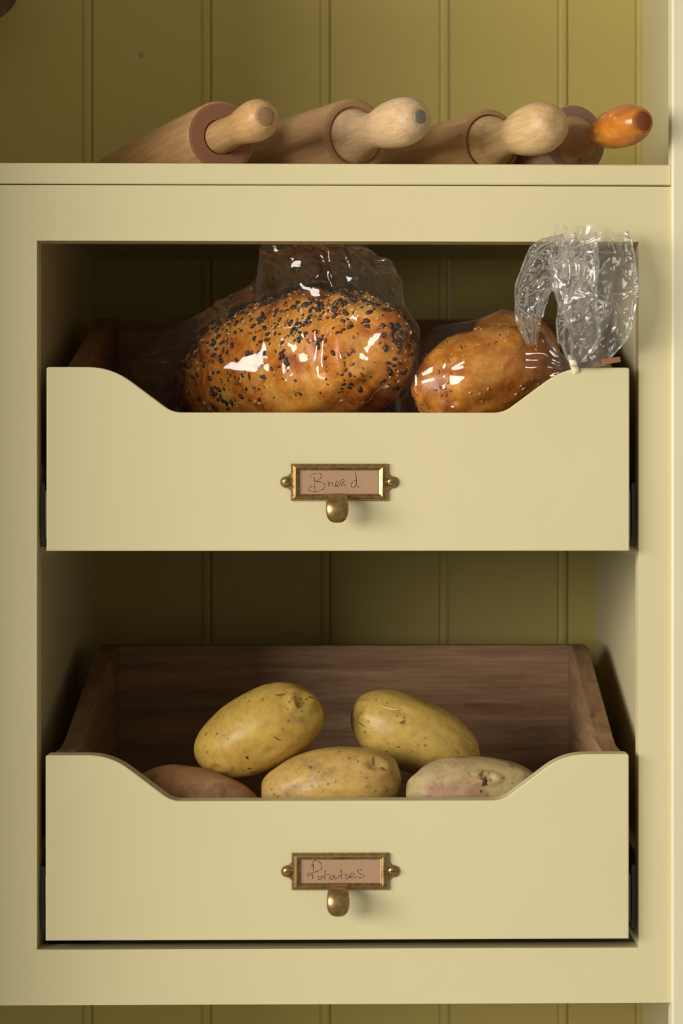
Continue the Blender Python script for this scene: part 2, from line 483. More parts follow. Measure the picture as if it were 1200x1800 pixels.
    for i, (y, z, wd, th) in enumerate(dense):
        j0, j1 = max(i - 1, 0), min(i + 1, len(dense) - 1)
        dy, dz = dense[j1][0] - dense[j0][0], dense[j1][1] - dense[j0][1]
        L = math.hypot(dy, dz) or 1; ny, nz = dz / L, -dy / L
        ring = []
        for an in np.linspace(0, 2 * np.pi, 32, endpoint=False):
            cx_, sx_ = math.cos(an), math.sin(an)
            ring.append((kx + wd / 2 * math.copysign(abs(cx_) ** 0.8, cx_), Yf + y + ny * th / 2 * sx_, kz + z + nz * th / 2 * sx_))
        rings.append(ring)
    add('pull', grid_me(np.array(rings), True, True, False), M['brass'])
    return dr, base + 0.010, (bx0 + t, bx1 - t, yb0, yb1 - t)

dr1, floor1, in1 = drawer('upper drawer with a scooped front, holding the bagged bread', 81.5, 1106, 645.5, 968.5, 725, (596, 847.5), BREAD, 790, 'brown card label with the handwritten word Bread')
dr2, floor2, in2 = drawer('lower drawer with a scooped front, holding the potatoes', 80, 1105, 1326.5, 1652, 1407.5, (597.5, 1531), POTATOES, 1480, 'brown card label with the handwritten word Potatoes')

# ------------------------------------------------------------------ rolling pins
ZS = Z(288)
def pin_mats(name, light, dark, grey=None, end=((0.42, 0.24, 0.13), (0.24, 0.12, 0.06)), rough=0.5):
    side = wood(name, light, dark, 'Y', 0.8, rough, grey, bump=0.15, contrast=(0.25, 0.7))
    t = NT(name + '_end_grain')
    wv = t.n('TexWave'); wv.wave_type = 'RINGS'; wv.rings_direction = 'Y'
    wv.inputs['Scale'].default_value = 170; wv.inputs['Distortion'].default_value = 0.5; wv.inputs['Detail'].default_value = 2; wv.inputs['Detail Scale'].default_value = 1.5
    t.l(t.coords((1, 0, 1), (0.006, 0, -0.012)), wv.inputs['Vector'])
    sp = t.noise(t.coords(), 1500, 2)
    c = t.ramp(wv.outputs['Fac'], [(0.1, end[1]), (0.75, end[0])])
    c = t.mix(0.35, c, t.ramp(sp, [(0.35, (0.4,) * 3), (0.6, (1, 1, 1))]), 'MULTIPLY')
    t.principled(c, 0.75, spec=0.15, normal=t.bump(sp, 0.3, 0.0004))
    return side, t.m

def rolling_pin(u, Y, ang, R_, L, groove, handle, mats, hmat, label, plug=None, knots=()):
    p = at(u, 288, Y); a = math.radians(ang)
    root = empty('rolling_pin', (p.x, Y, ZS), (0, 0, a))
    tag(root, label, 'rolling pin', 'rolling pins lying side by side on the shelf')
    side, endm = mats
    ed = 0.0012
    if groove:
        gr, gw, gd = groove
        pr = [(0.0008, 0), (0.0008, gr - gw), (gd, gr - gw + 0.0001), (gd, gr), (0, gr + 0.0004), (0, R_ - 0.004), (0.0006, R_ - 0.0018), (0.0024, R_)]
    else:
        pr = [(0, 0), (0, R_ - ed), (ed * 0.4, R_ - ed * 0.3), (ed, R_)]
    body = pr + [(L * 0.3, R_ + 0.0006), (L * 0.7, R_ + 0.0005)] + [(L - y, r) for y, r in pr[::-1]]
    me = lathe(body, 64)
    o = link('barrel', me, [side, endm], root, (0, 0, R_ + 0.0007))
    nf = len(pr)
    for f in me.polygons:
        c = f.center
        if abs(f.normal.y) > 0.85: f.material_index = 1
        if abs(f.normal.y) > 0.85: f.use_smooth = False
    hp = smooth_profile(handle, 44)
    hm = lathe([(-y, r) for y, r in hp], 48)
    h = link('handle', hm, hmat, root, (0, 0.0001, R_ + 0.0007))
    h2 = link('handle', hm.copy(), None, root, (0, L - 0.0001, R_ + 0.0007), (0, 0, math.pi))
    if plug:
        pr_, pl_, pm = plug
        for yy, rz in ((0, 0), (L, math.pi)):
            q = link('end_plug', lathe([(0, pr_), (-0.0010, pr_ * 0.98), (-0.0016, pr_ * 0.8), (-0.0017, 0)], 32), pm, root)
            off = pl_
            q.location = (0, yy - off if rz == 0 else yy + off, R_ + 0.0007); q.rotation_euler = (0, 0, rz)
    return root

mA = pin_mats('pale_beech', (0.54, 0.32, 0.145), (0.39, 0.205, 0.085), (0.43, 0.255, 0.12), end=((0.34, 0.165, 0.095), (0.255, 0.115, 0.065)))
mB = pin_mats('worn_beech', (0.52, 0.31, 0.145), (0.36, 0.19, 0.08), (0.42, 0.265, 0.145), end=((0.50, 0.31, 0.16), (0.40, 0.23, 0.115)))
mC = pin_mats('honey_beech', (0.50, 0.295, 0.12), (0.35, 0.185, 0.065), (0.39, 0.22, 0.09), end=((0.52, 0.32, 0.15), (0.42, 0.24, 0.10)))
mD = pin_mats('grey_maple', (0.46, 0.27, 0.165), (0.35, 0.19, 0.11), (0.37, 0.25, 0.18), end=((0.36, 0.23, 0.165), (0.29, 0.175, 0.125)))
hA = wood('handle_beech', (0.64, 0.39, 0.17), (0.50, 0.28, 0.11), 'Y', 0.9, 0.42, (0.55, 0.34, 0.17), bump=0.1, contrast=(0.25, 0.7))
hB = wood('handle_bleached', (0.68, 0.47, 0.27), (0.55, 0.35, 0.18), 'Y', 0.9, 0.48, (0.58, 0.41, 0.25), bump=0.1, contrast=(0.2, 0.65))
hC = wood('handle_ivory', (0.66, 0.46, 0.24), (0.54, 0.34, 0.145), 'Y', 0.7, 0.45, (0.56, 0.34, 0.14), bump=0.08, contrast=(0.2, 0.65))
def varnish():
    t = NT('worn_orange_varnish'); v = t.coords((1, 0.5, 1))
    n = t.noise(v, 150, 5, 0.72, 0.3)
    base = t.mix(t.ramp(t.noise(v, 70, 3), [(0.35, (0, 0, 0)), (0.65, (1, 1, 1))]), (0.36, 0.085, 0.010), (0.56, 0.205, 0.022))
    sep = t.n('SeparateXYZ'); tc = t.n('TexCoord'); t.l(tc.outputs['Object'], sep.inputs[0])
    # the finish is rubbed through towards the neck and gone below it
    ad = t.n('Math', _operation='MULTIPLY_ADD'); t.l(sep.outputs[1], ad.inputs[0]); ad.inputs[1].default_value = 1.6; t.l(n, ad.inputs[2])
    c = t.mix(t.ramp(ad.outputs[0], [(0.455, (0, 0, 0)), (0.50, (0.85,) * 3)]), base, (0.58, 0.33, 0.10))
    bare = t.ramp(sep.outputs[1], [(0.0, (0, 0, 0)), (1.0, (1, 1, 1))])
    mr = t.n('MapRange'); mr.inputs['From Min'].default_value = -0.040; mr.inputs['From Max'].default_value = -0.032
    t.l(sep.outputs[1], mr.inputs['Value'])
    c = t.mix(mr.outputs[0], c, t.mix(n, (0.30, 0.165, 0.07), (0.46, 0.27, 0.13)))
    c = t.mix(t.ramp(t.noise(t.coords((1, 1, 1), (0.3, 0.2, 0.7)), 75, 3), [(0.66, (0, 0, 0)), (0.70, (1, 1, 1))]), c, (0.14, 0.06, 0.03))
    rr = t.mix(mr.outputs[0], (0.27,) * 3, (0.7,) * 3)
    t.principled(c, rr, spec=0.6, normal=t.bump(n, 0.12, 0.0005)); return t.m
hD = varnish()
plugB = (lambda t: (t.principled(t.mix(t.noise(t.coords(), 500, 3), (0.13, 0.13, 0.09), (0.34, 0.32, 0.22)), 0.55, 0.5), t.m)[1])(NT('tarnished_plug'))
ringA = pin_mats('handle_end', (0.4, 0.3, 0.2), (0.3, 0.2, 0.1), end=((0.40, 0.24, 0.13), (0.30, 0.16, 0.08)))[1]
ringD = pin_mats('handle_end_red', (0.4, 0.3, 0.2), (0.3, 0.2, 0.1), end=((0.34, 0.09, 0.025), (0.20, 0.07, 0.04)))[1]

rolling_pin(389, 0.055, 23, 0.0300, 0.300, (0.0148, 0.0148, 0.0030),
    [(-0.002, 0.0138), (0.006, 0.0139), (0.024, 0.0130), (0.045, 0.0131), (0.064, 0.0150), (0.080, 0.0164), (0.092, 0.0160), (0.100, 0.0134), (0.1045, 0.0100), (0.1060, 0.0075), (0.1062, 0.0)],
    mA, hA, 'beech rolling pin furthest left, with a reddish end face and slim handle', plug=(0.0078, 0.1051, ringA))
rolling_pin(625, 0.060, 29, 0.0318, 0.290, (0.0245, 0.0015, 0.0020),
    [(-0.001, 0.0225), (0.002, 0.0222), (0.010, 0.0190), (0.022, 0.0155), (0.034, 0.0148), (0.045, 0.0162), (0.060, 0.0188), (0.076, 0.0196), (0.090, 0.0182), (0.100, 0.0145), (0.105, 0.0098), (0.1065, 0.006), (0.1066, 0.0)],
    mB, hB, 'rolling pin second from left, its pale handle ending in a round grey plug', plug=(0.0056, 0.1060, plugB))
rolling_pin(863, 0.071, 26, 0.0284, 0.290, (0.0238, 0.0011, 0.0030),
    [(0.0, 0.0222), (0.004, 0.0214), (0.014, 0.0170), (0.028, 0.0146), (0.040, 0.0150), (0.054, 0.0185), (0.070, 0.0208), (0.085, 0.0205), (0.097, 0.0172), (0.1045, 0.0125), (0.1072, 0.0075), (0.1076, 0.0)],
    mC, hC, 'rolling pin with a thin dark ring on its end and a fat creamy handle')
rolling_pin(1011, 0.062, 26, 0.0294, 0.290, None,
    [(-0.001, 0.0205), (0.001, 0.0200), (0.006, 0.0172), (0.014, 0.0130), (0.026, 0.0098), (0.036, 0.0102), (0.050, 0.0142), (0.066, 0.0164), (0.082, 0.0164), (0.094, 0.0140), (0.1015, 0.0105), (0.1030, 0.0080), (0.1032, 0.0)],
    mD, hD, 'greyish rolling pin furthest right, with a glossy orange handle', plug=(0.0078, 0.1022, ringD))

# ------------------------------------------------------------------ hanging spoon, only its bowl dips into the frame
sp = empty('wooden_spoon', tuple(at(-28, -34, 0.38))); tag(sp, 'dark wooden spoon hanging at the top left corner, only its round bowl in view', 'spoon')
bm = bmesh.new(); bmesh.ops.create_uvsphere(bm, u_segments=40, v_segments=24, radius=1)
for v in bm.verts:
    c = v.co.copy(); v.co = Vector((c.x * 0.036, c.y * 0.012 - (0.006 if c.y < 0 else 0) * 0, c.z * 0.040))
    if c.y < 0: v.co.y = -c.y * 0.004 * 1.0 - 0.002
dk = wood('dark_walnut', (0.16, 0.085, 0.04), (0.08, 0.04, 0.02), 'Z', 0.8, 0.5)
link('spoon_bowl', from_bm(bm, True), dk, sp)
hm = lathe([(0, 0.004), (0.10, 0.0055), (0.19, 0.006), (0.20, 0.003), (0.2005, 0)], 20)
link('spoon_handle', hm, dk, sp, (0, 0.003, 0.036), (math.pi / 2, 0, 0))
pz = at(-28, -34, 0.38)
pg = lathe([(0, 0.003), (-0.070, 0.003), (-0.074, 0.005), (-0.076, 0.003), (-0.0761, 0)], 16)
link('peg', pg, M['brass'], sp, (0, W - 0.38, 0.222))
ring = bmesh.new()
R0, r0 = 0.010, 0.0008
vs = [[ring.verts.new(((R0 + r0 * math.cos(b_)) * math.cos(a), r0 * math.sin(b_) + 0.003, (R0 + r0 * math.cos(b_)) * math.sin(a) + 0.236 - 0.002)) for b_ in np.linspace(0, 2 * np.pi, 8, endpoint=False)] for a in np.linspace(0, 2 * np.pi, 32, endpoint=False)]
for i in range(32):
    for j in range(8):
        ring.faces.new((vs[i][j], vs[(i + 1) % 32][j], vs[(i + 1) % 32][(j + 1) % 8], vs[i][(j + 1) % 8]))
link('hanging_loop', from_bm(ring, True), M['ink'], sp, (0, 0, -0.012))

# ------------------------------------------------------------------ potatoes
def potato_mat(name, base, alt, patch, seed, patch_amt=0.62, spots=True, speckle=(0.26, 0.15, 0.06), rough=0.43):
    t = NT(name); v = t.coords((1, 1, 1), (seed, seed * 0.7, seed * 1.3))
    c = t.mix(t.ramp(t.noise(v, 38, 3), [(0.35, (0, 0, 0)), (0.7, (1, 1, 1))]), base, alt)
    p = t.ramp(t.noise(v, 30, 4, 0.65), [(patch_amt, (0, 0, 0)), (patch_amt + 0.12, (0.85,) * 3)])
    c = t.mix(p, c, patch)
    c = t.mix(0.30, c, t.ramp(t.noise(v, 140, 4, 0.7), [(0.36, (0.45, 0.36, 0.28)), (0.56, (1, 1, 1))]), 'MULTIPLY')
    fine = t.noise(v, 900, 3, 0.7)
    c = t.mix(0.22, c, t.ramp(fine, [(0.35, (0.55,) * 3), (0.6, (1, 1, 1))]), 'MULTIPLY')
    h = t.noise(v, 600, 3)
    if spots:
        vo = t.n('TexVoronoi'); vo.inputs['Scale'].default_value = 150; t.l(v, vo.inputs['Vector'])
        msk = t.noise(v, 60, 1)
        s = t.ramp(vo.outputs['Distance'], [(0.0, (1, 1, 1)), (0.14, (0.85,) * 3), (0.24, (0, 0, 0))])
        m2 = t.ramp(msk, [(0.44, (0, 0, 0)), (0.52, (1, 1, 1))])
        c = t.mix(t.mix(1.0, s, m2, 'MULTIPLY'), c, speckle)
    p_ = t.principled(c, rough, spec=0.45, normal=t.bump(h, 0.18, 0.0005))
    p_.inputs['Subsurface Weight'].default_value = 0.12
    p_.inputs['Subsurface Radius'].default_value = (0.006, 0.004, 0.0015)
    p_.inputs['Subsurface Scale'].default_value = 0.5
    return t.m

def potato_me(a, b_, c, seed, eyes=(), taper=0.12, bend=0.0, lump=0.05):
    bm = bmesh.new(); bmesh.ops.create_uvsphere(bm, u_segments=112, v_segments=68, radius=1)
    rnd = random.Random(seed); off = Vector((rnd.uniform(-50, 50), rnd.uniform(-50, 50), rnd.uniform(-50, 50)))
    bmesh.ops.rotate(bm, verts=bm.verts, matrix=Matrix.Rotation(math.pi / 2, 3, 'Y'))
    ev = [(Vector(e[:3]).normalized(), e[3], e[4]) for e in eyes]
    for v in bm.verts:
        d = v.co.normalized(); r = 1 + lump * noise.noise(d * 1.3 + off) + 0.35 * lump * noise.noise(d * 3.4 + off)
        for e, w_, dp in ev:
            ang = (d - e).length
            r -= dp * math.exp(-(ang / w_) ** 2)
            r += dp * 0.45 * math.exp(-((ang - w_ * 1.9) / (w_ * 0.8)) ** 2)
        sx = math.copysign(abs(d.x) ** 0.92, d.x)
        tp = 1 + taper * d.x
        v.co = Vector((a * sx * r, b_ * d.y * r * tp, c * d.z * r * tp + bend * (d.x ** 2 - 0.3)))
    return from_bm(bm, True)

def potato(u, v, Y, apx, cpx, tilt, mat, label, seed, yaw=0, depth=None, **kw):
    s = (D + Y) / D * K
    me = potato_me(apx * s, (depth or cpx) * s, cpx * s, seed, **kw)
    o = link('potato', me, mat, None, tuple(at(u, v, Y)))
    o.rotation_euler = (0, -math.radians(tilt), math.radians(yaw))
    tag(o, label, 'potato', 'potatoes in the lower drawer'); return o
from mathutils.bvhtree import BVHTree
def eyes(o, mat, marks):
    """small dark eyes and nicks sunk into the skin"""
    mw = Matrix.LocRotScale(o.location, o.rotation_euler, None)
    t_ = BVHTree.FromPolygons([mw @ v.co for v in o.data.vertices], [p.vertices[:] for p in o.data.polygons])
    c0 = Vector((0, -D, 0))
    for u, v, ln, wd, an in marks:
        hit, n, _, _ = t_.ray_cast(c0, (at(u, v, 0.0) - c0).normalized())
        if hit is None: continue
        d = Vector((math.cos(math.radians(an)), 0, math.sin(math.radians(an)))); d = (d - n * d.dot(n)).normalized(); e = n.cross(d)
        b = bmesh.new(); bmesh.ops.create_uvsphere(b, u_segments=14, v_segments=8, radius=1)
        inv = mw.inverted()
        for q in b.verts:
            x, y, z = q.co
            q.co = inv @ (hit + d * x * ln * K / 2 + e * (y * wd * K / 2 * (1 - 0.5 * x * x) + 0.12 * ln * K * x * x) + n * (z * 0.00035 + 0.00005))
        link('eye', from_bm(b, True), mat, o)
YEL = (0.64, 0.465, 0.125); YEL2 = (0.60, 0.40, 0.10); TAN = (0.40, 0.255, 0.12)
pm1 = potato_mat('potato_skin_gold', (0.66, 0.455, 0.095), (0.58, 0.36, 0.075), (0.38, 0.235, 0.085), 1.3, 0.60)
pm2 = potato_mat('potato_skin_yellow', (0.66, 0.455, 0.11), (0.60, 0.40, 0.095), (0.42, 0.27, 0.10), 4.1, 0.64)
pm3 = potato_mat('potato_skin_patchy', (0.64, 0.42, 0.115), (0.54, 0.345, 0.11), (0.33, 0.205, 0.095), 7.7, 0.52)
pm4 = potato_mat('potato_skin_brown', (0.44, 0.235, 0.095), (0.34, 0.17, 0.075), (0.24, 0.115, 0.055), 9.2, 0.50, False, rough=0.65)
pm5 = potato_mat('potato_skin_dusty', (0.47, 0.375, 0.17), (0.46, 0.34, 0.17), (0.33, 0.175, 0.095), 12.5, 0.52, True, rough=0.65)
eye_dark = (lambda t: (t.principled((0.075, 0.04, 0.02), 0.7, spec=0.2), t.m)[1])(NT('potato_eye'))
eye_soft = (lambda t: (t.principled((0.24, 0.13, 0.05), 0.7, spec=0.2), t.m)[1])(NT('potato_nick'))
q1 = potato(453, 1288, 0.078, 119, 71, 27, pm1, 'large yellow potato resting high at the left, its right end raised', 3, taper=0.10,
       eyes=[(0.85, -0.5, 0.25, 0.14, 0.05), (0.1, -0.95, -0.55, 0.10, 0.03), (-0.75, -0.6, -0.3, 0.10, 0.04), (0.55, -0.75, 0.35, 0.09, 0.03)])
q2 = potato(728.5, 1294, 0.118, 121, 66, -24, pm2, 'smooth yellow potato resting high behind the others, sloping down to the right', 8, taper=-0.05,
       eyes=[(-0.93, -0.45, 0.1, 0.12, 0.05), (0.4, -0.9, -0.3, 0.08, 0.02), (-0.35, -0.8, 0.55, 0.10, 0.03)])
q3 = potato(582, 1380, 0.052, 126, 64, 5, pm3, 'yellow potato in the front middle, dirty brown at its right end', 15, taper=0.10,
       eyes=[(0.62, -0.6, 0.5, 0.13, 0.07), (-0.3, -0.9, 0.2, 0.1, 0.02)])
potato(343, 1405, 0.050, 110, 56, -9, pm4, 'reddish brown potato low at the front left', 21, taper=-0.06, lump=0.09,
       eyes=[(-0.75, -0.5, 0.4, 0.16, 0.09), (0.5, -0.75, 0.45, 0.12, 0.04)])
q5 = potato(838, 1392, 0.048, 124, 62, -2, pm5, 'dusty greenish potato with a dark eye, at the front right', 33, taper=-0.04, lump=0.08,
       eyes=[(0.10, -0.80, 0.50, 0.075, 0.15), (0.75, -0.5, 0.45, 0.12, 0.04)])
eyes(q1, eye_dark, [(434, 1332, 9, 4, -60), (445, 1358, 12, 3, -8), (546, 1226, 12, 3, -12), (438, 1351, 8, 3, 5)])
eyes(q1, eye_soft, [(487, 1299, 18, 3, -28), (493, 1222, 20, 7, 10), (521, 1240, 16, 6, -55), (362, 1290, 8, 5, 70)])
eyes(q2, eye_soft, [(633, 1272, 26, 3, -28), (700, 1313, 9, 3, 20), (707, 1270, 14, 6, 25)])
eyes(q2, (lambda t: (t.principled((0.80, 0.66, 0.34), 0.6), t.m)[1])(NT('pale_scratch')), [(686, 1246, 44, 3, -14)])
eyes(q3, eye_soft, [(672, 1352, 14, 9, -60), (655, 1340, 26, 5, -80), (545, 1349, 8, 8, 0)])
eyes(q5, eye_dark, [(852, 1375, 22, 8, 68), (845, 1391, 5, 4, 60)])
eyes(q5, eye_soft, [(843, 1362, 22, 7, 40)])
# the layer underneath that carries them
for i, (u, v, Y, a, c) in enumerate([(300, 1530, 0.062, 112, 55), (445, 1500, 0.130, 84, 62), (570, 1520, 0.055, 108, 55), (838, 1526, 0.055, 118, 56), (735, 1478, 0.150, 92, 72)]):
    potato(u, v, Y, a, c, (4, 10, -6, 3, -4)[i], pm1 if i % 2 else pm3, 'yellow potato buried in the drawer under the top ones', 50 + i, lump=0.04)

# ------------------------------------------------------------------ bread
def crust(name, stops, seed, split=None):
    t = NT(name); v = t.coords((1, 1, 1), (seed, seed, seed))
    n = t.noise(v, 30, 6, 0.68, 0.5)
    c = t.ramp(n, stops)
    f = t.noise(v, 260, 4, 0.7)
    c = t.mix(0.40, c, t.ramp(f, [(0.30, (0.40, 0.30, 0.22)), (0.62, (1, 1, 1))]), 'MULTIPLY')
    t.principled(c, 0.38, spec=0.55, normal=t.bump(f, 0.35, 0.0012)); return t.m
crust1 = crust('golden_crust', [(0.34, (0.36, 0.07, 0.006)), (0.44, (0.66, 0.21, 0.022)), (0.55, (0.82, 0.355, 0.052)), (0.72, (0.90, 0.56, 0.16))], 2.0)
crust2 = crust('brown_crust', [(0.32, (0.27, 0.055, 0.006)), (0.46, (0.54, 0.175, 0.02)), (0.58, (0.72, 0.30, 0.042)), (0.75, (0.82, 0.46, 0.12))], 5.5)
seed_dark = (lambda t: (t.principled(t.mix(t.noise(t.coords(), 300, 2), (0.018, 0.014, 0.013), (0.075, 0.05, 0.04)), 0.4), t.m)[1])(NT('poppy_and_onion_seed'))
seed_brown = (lambda t: (t.principled(t.mix(t.noise(t.coords(), 200, 2), (0.22, 0.09, 0.035), (0.40, 0.20, 0.08)), 0.45), t.m)[1])(NT('linseed'))
seed_pale = (lambda t: (t.principled(t.mix(t.noise(t.coords(), 200, 2), (0.70, 0.48, 0.22), (0.85, 0.68, 0.42)), 0.4), t.m)[1])(NT('sesame_seed'))

def loaf_fn(a, b_, c, seed, scores=(), lump=0.05, pw=1.0):
    off = Vector((seed * 3.1, seed * 1.7, -seed))
    def f(d):
        d = d.normalized()
        r = 1 + lump * noise.noise(d * 1.6 + off) + lump * 0.5 * noise.noise(d * 4.2 + off)
        p = Vector((a * math.copysign(abs(d.x) ** 0.85, d.x) * r, b_ * d.y * r, c * math.copysign(abs(d.z) ** (0.95 if d.z > 0 else 0.8), d.z) * r))
        for (x0, sl, w_, dp) in scores:      # slanting cuts across the top
            q = (p.x - x0 - sl * (p.y)) / w_
            if d.z > -0.3: p *= 1 - dp * math.exp(-q * q) + dp * 0.5 * math.exp(-((q - 2.0) / 0.8) ** 2)
        return p
    return f
def loaf_me(f, nu=120, nv=70):
    bm = bmesh.new(); bmesh.ops.create_uvsphere(bm, u_segments=nu, v_segments=nv, radius=1)
    bmesh.ops.rotate(bm, verts=bm.verts, matrix=Matrix.Rotation(math.pi / 2, 3, 'Y'))
    for v in bm.verts: v.co = f(v.co)
    return from_bm(bm, True)
def seeds_me(f, n, size, flat, seed, cond, elong=1.6):
    rnd = random.Random(seed); verts = []; faces = []
    ico = bmesh.new(); bmesh.ops.create_icosphere(ico, subdivisions=1, radius=1)
    iv = [v.co.copy() for v in ico.verts]; fi = [[v.index for v in ff.verts] for ff in ico.faces]; ico.free()
    k = 0; tries = 0
    while k < n and tries < n * 12:
        tries += 1
        d = Vector((rnd.gauss(0, 1), rnd.gauss(0, 1), rnd.gauss(0, 1))).normalized()
        if not cond(d, rnd): continue
        p = f(d); e1 = (f(d + d.orthogonal().normalized() * 0.02) - p).normalized()
        dd = d.orthogonal().normalized().cross(d)
        nn = e1.cross(f(d + dd * 0.02) - p).normalized()
        if nn.dot(p) < 0: nn.negate()
        e1 = (e1 - nn * e1.dot(nn)).normalized(); an = rnd.uniform(0, math.pi)
        e2 = nn.cross(e1); u_ = e1 * math.cos(an) + e2 * math.sin(an); w_ = nn.cross(u_)
        s = size * rnd.choice((0.5, 0.7, 0.9, 1.0, 1.3)); b0 = len(verts)
        for q in iv:
            verts.append(p + nn * (s * flat * 0.35) + u_ * q.x * s * elong * 0.62 + w_ * q.y * s * 0.6 + nn * q.z * s * flat)
        for fc in fi: faces.append([b0 + x for x in fc])
        k += 1
    me = bpy.data.meshes.new('m'); me.from_pydata(verts, [], faces); me.update()
    for p in me.polygons: p.use_smooth = True
    return me

YB = 0.155
s1 = (D + YB) / D * K
c1 = at(515, 643, YB)
f1 = loaf_fn(0.148, 0.064, 125 * s1, 3, scores=((0.062, -0.9, 0.008, 0.05), (-0.01, -0.9, 0.009, 0.045), (-0.075, -0.9, 0.009, 0.04)), lump=0.06)
loaf = empty('bread_loaf', tuple(c1), (0, math.radians(-5), math.radians(-51)))
tag(loaf, 'large golden loaf covered in black and sesame seeds, in the left bag', 'bread', 'bread in the upper drawer')
link('crust', loaf_me(f1, 140, 80), crust1, loaf)
def cl(th, s):
    off = Vector((s, s * 2, 1))
    return lambda d, r: d.z > -0.55 and noise.noise(d * 2.6 + off) * 0.9 + r.uniform(-0.5, 0.5) + 0.35 * d.z > th
tag(link('dark_seeds', seeds_me(f1, 1500, 0.0028, 0.38, 1, cl(0.0, 3)), seed_dark, loaf), kind='stuff')
tag(link('brown_seeds', seeds_me(f1, 500, 0.0018, 0.4, 2, cl(-0.1, 7), 2.0), seed_brown, loaf), kind='stuff')
tag(link('sesame_seeds', seeds_me(f1, 800, 0.0015, 0.5, 3, cl(0.02, 3), 1.9), seed_pale, loaf), kind='stuff')

YC = 0.080
c2 = at(850, 662, YC)
s2 = (D + YC) / D * K
f2 = loaf_fn(0.064, 0.044, 82 * s2, 9, scores=((0.0, 1.2, 0.007, 0.045),), lump=0.07)
loaf2 = empty('bread_loaf', tuple(c2), (0, math.radians(-17), math.radians(12)))
tag(loaf2, 'smaller brown oval loaf in the tied bag on the right', 'bread', 'bread in the upper drawer')
link('crust', loaf_me(f2, 110, 64), crust2, loaf2)
tag(link('brown_seeds', seeds_me(f2, 160, 0.0016, 0.4, 5, lambda d, r: d.z > -0.5, 2.0), seed_brown, loaf2), kind='stuff')
tag(link('sesame_seeds', seeds_me(f2, 130, 0.0012, 0.5, 6, lambda d, r: d.z > -0.5, 1.9), seed_pale, loaf2), kind='stuff')
Y3 = 0.168
c3 = at(900, 617, Y3); s3 = (D + Y3) / D * K
f3 = loaf_fn(80 * s3, 0.036, 68 * s3, 14, lump=0.08)
loaf3 = empty('bread_loaf', tuple(c3), (0, math.radians(8), math.radians(-10)))
tag(loaf3, 'dark crusted bread showing behind the smaller loaf in the right bag', 'bread', 'bread in the upper drawer')
link('crust', loaf_me(f3, 80, 48), crust2, loaf3)
# bread underneath that carries the loaves
for (u, v, Y, a, b_, c) in ((450, 865, 0.15, 0.105, 0.055, 0.036), (835, 865, 0.115, 0.085, 0.055, 0.033)):
    p = at(u, v, Y); f = loaf_fn(a, b_, c, 20 + u, lump=0.04)
    o = empty('bread_loaf', (p.x, Y, floor1 + c * 1.0)); tag(o, 'plain brown loaf lying hidden at the bottom of the upper drawer', 'bread', 'bread in the upper drawer')
    link('crust', loaf_me(f, 60, 36), crust2, o)

# ------------------------------------------------------------------ plastic bags
def film(name, haze, rim, gloss_r, shine, f0, bump=0.2):
    t = NT(name); v = t.coords()
    nr = t.bump(t.noise(v, 55, 2, 0.5), bump, 0.0015)
    tr = t.n('BsdfTransparent'); tr.inputs[0].default_value = (0.985, 0.98, 0.97, 1)
    gl = t.n('BsdfGlossy'); gl.inputs['Roughness'].default_value = gloss_r; gl.inputs['Color'].default_value = (1, 1, 1, 1)
    t.l(nr, gl.inputs['Normal'])
    lw = t.n('Fresnel'); lw.inputs['IOR'].default_value = 1.5; t.l(nr, lw.inputs['Normal'])
    mt = t.n('Math', _operation='MULTIPLY_ADD'); mt.use_clamp = True
    t.l(lw.outputs[0], mt.inputs[0]); mt.inputs[1].default_value = shine; mt.inputs[2].default_value = f0
    m1 = t.n('MixShader'); t.l(mt.outputs[0], m1.inputs[0]); t.l(tr.outputs[0], m1.inputs[1]); t.l(gl.outputs[0], m1.inputs[2])
    # film seen edge-on looks milky
    fc = t.n('LayerWeight'); fc.inputs['Blend'].default_value = 0.5
    pw = t.n('Math', _operation='POWER'); t.l(fc.outputs['Facing'], pw.inputs[0]); pw.inputs[1].default_value = 3.0
    hz = t.n('Math', _operation='MULTIPLY_ADD'); t.l(pw.outputs[0], hz.inputs[0]); hz.inputs[1].default_value = rim; hz.inputs[2].default_value = haze
    df = t.n('BsdfDiffuse'); df.inputs['Color'].default_value = (0.9, 0.88, 0.85, 1); tl = t.n('BsdfTranslucent'); tl.inputs['Color'].default_value = (0.9, 0.88, 0.85, 1)
    ad = t.n('MixShader'); ad.inputs[0].default_value = 0.5; t.l(df.outputs[0], ad.inputs[1]); t.l(tl.outputs[0], ad.inputs[2])
    m2 = t.n('MixShader'); t.l(hz.outputs[0], m2.inputs[0]); t.l(m1.outputs[0], m2.inputs[1]); t.l(ad.outputs[0], m2.inputs[2])
    t.l(m2.outputs[0], t.out.inputs[0]); return t.m
film1 = film('clear_film', 0.006, 0.10, 0.05, 0.20, 0.035, 0.12)
film2 = film('crinkled_film', 0.085, 0.10, 0.13, 0.7, 0.02)

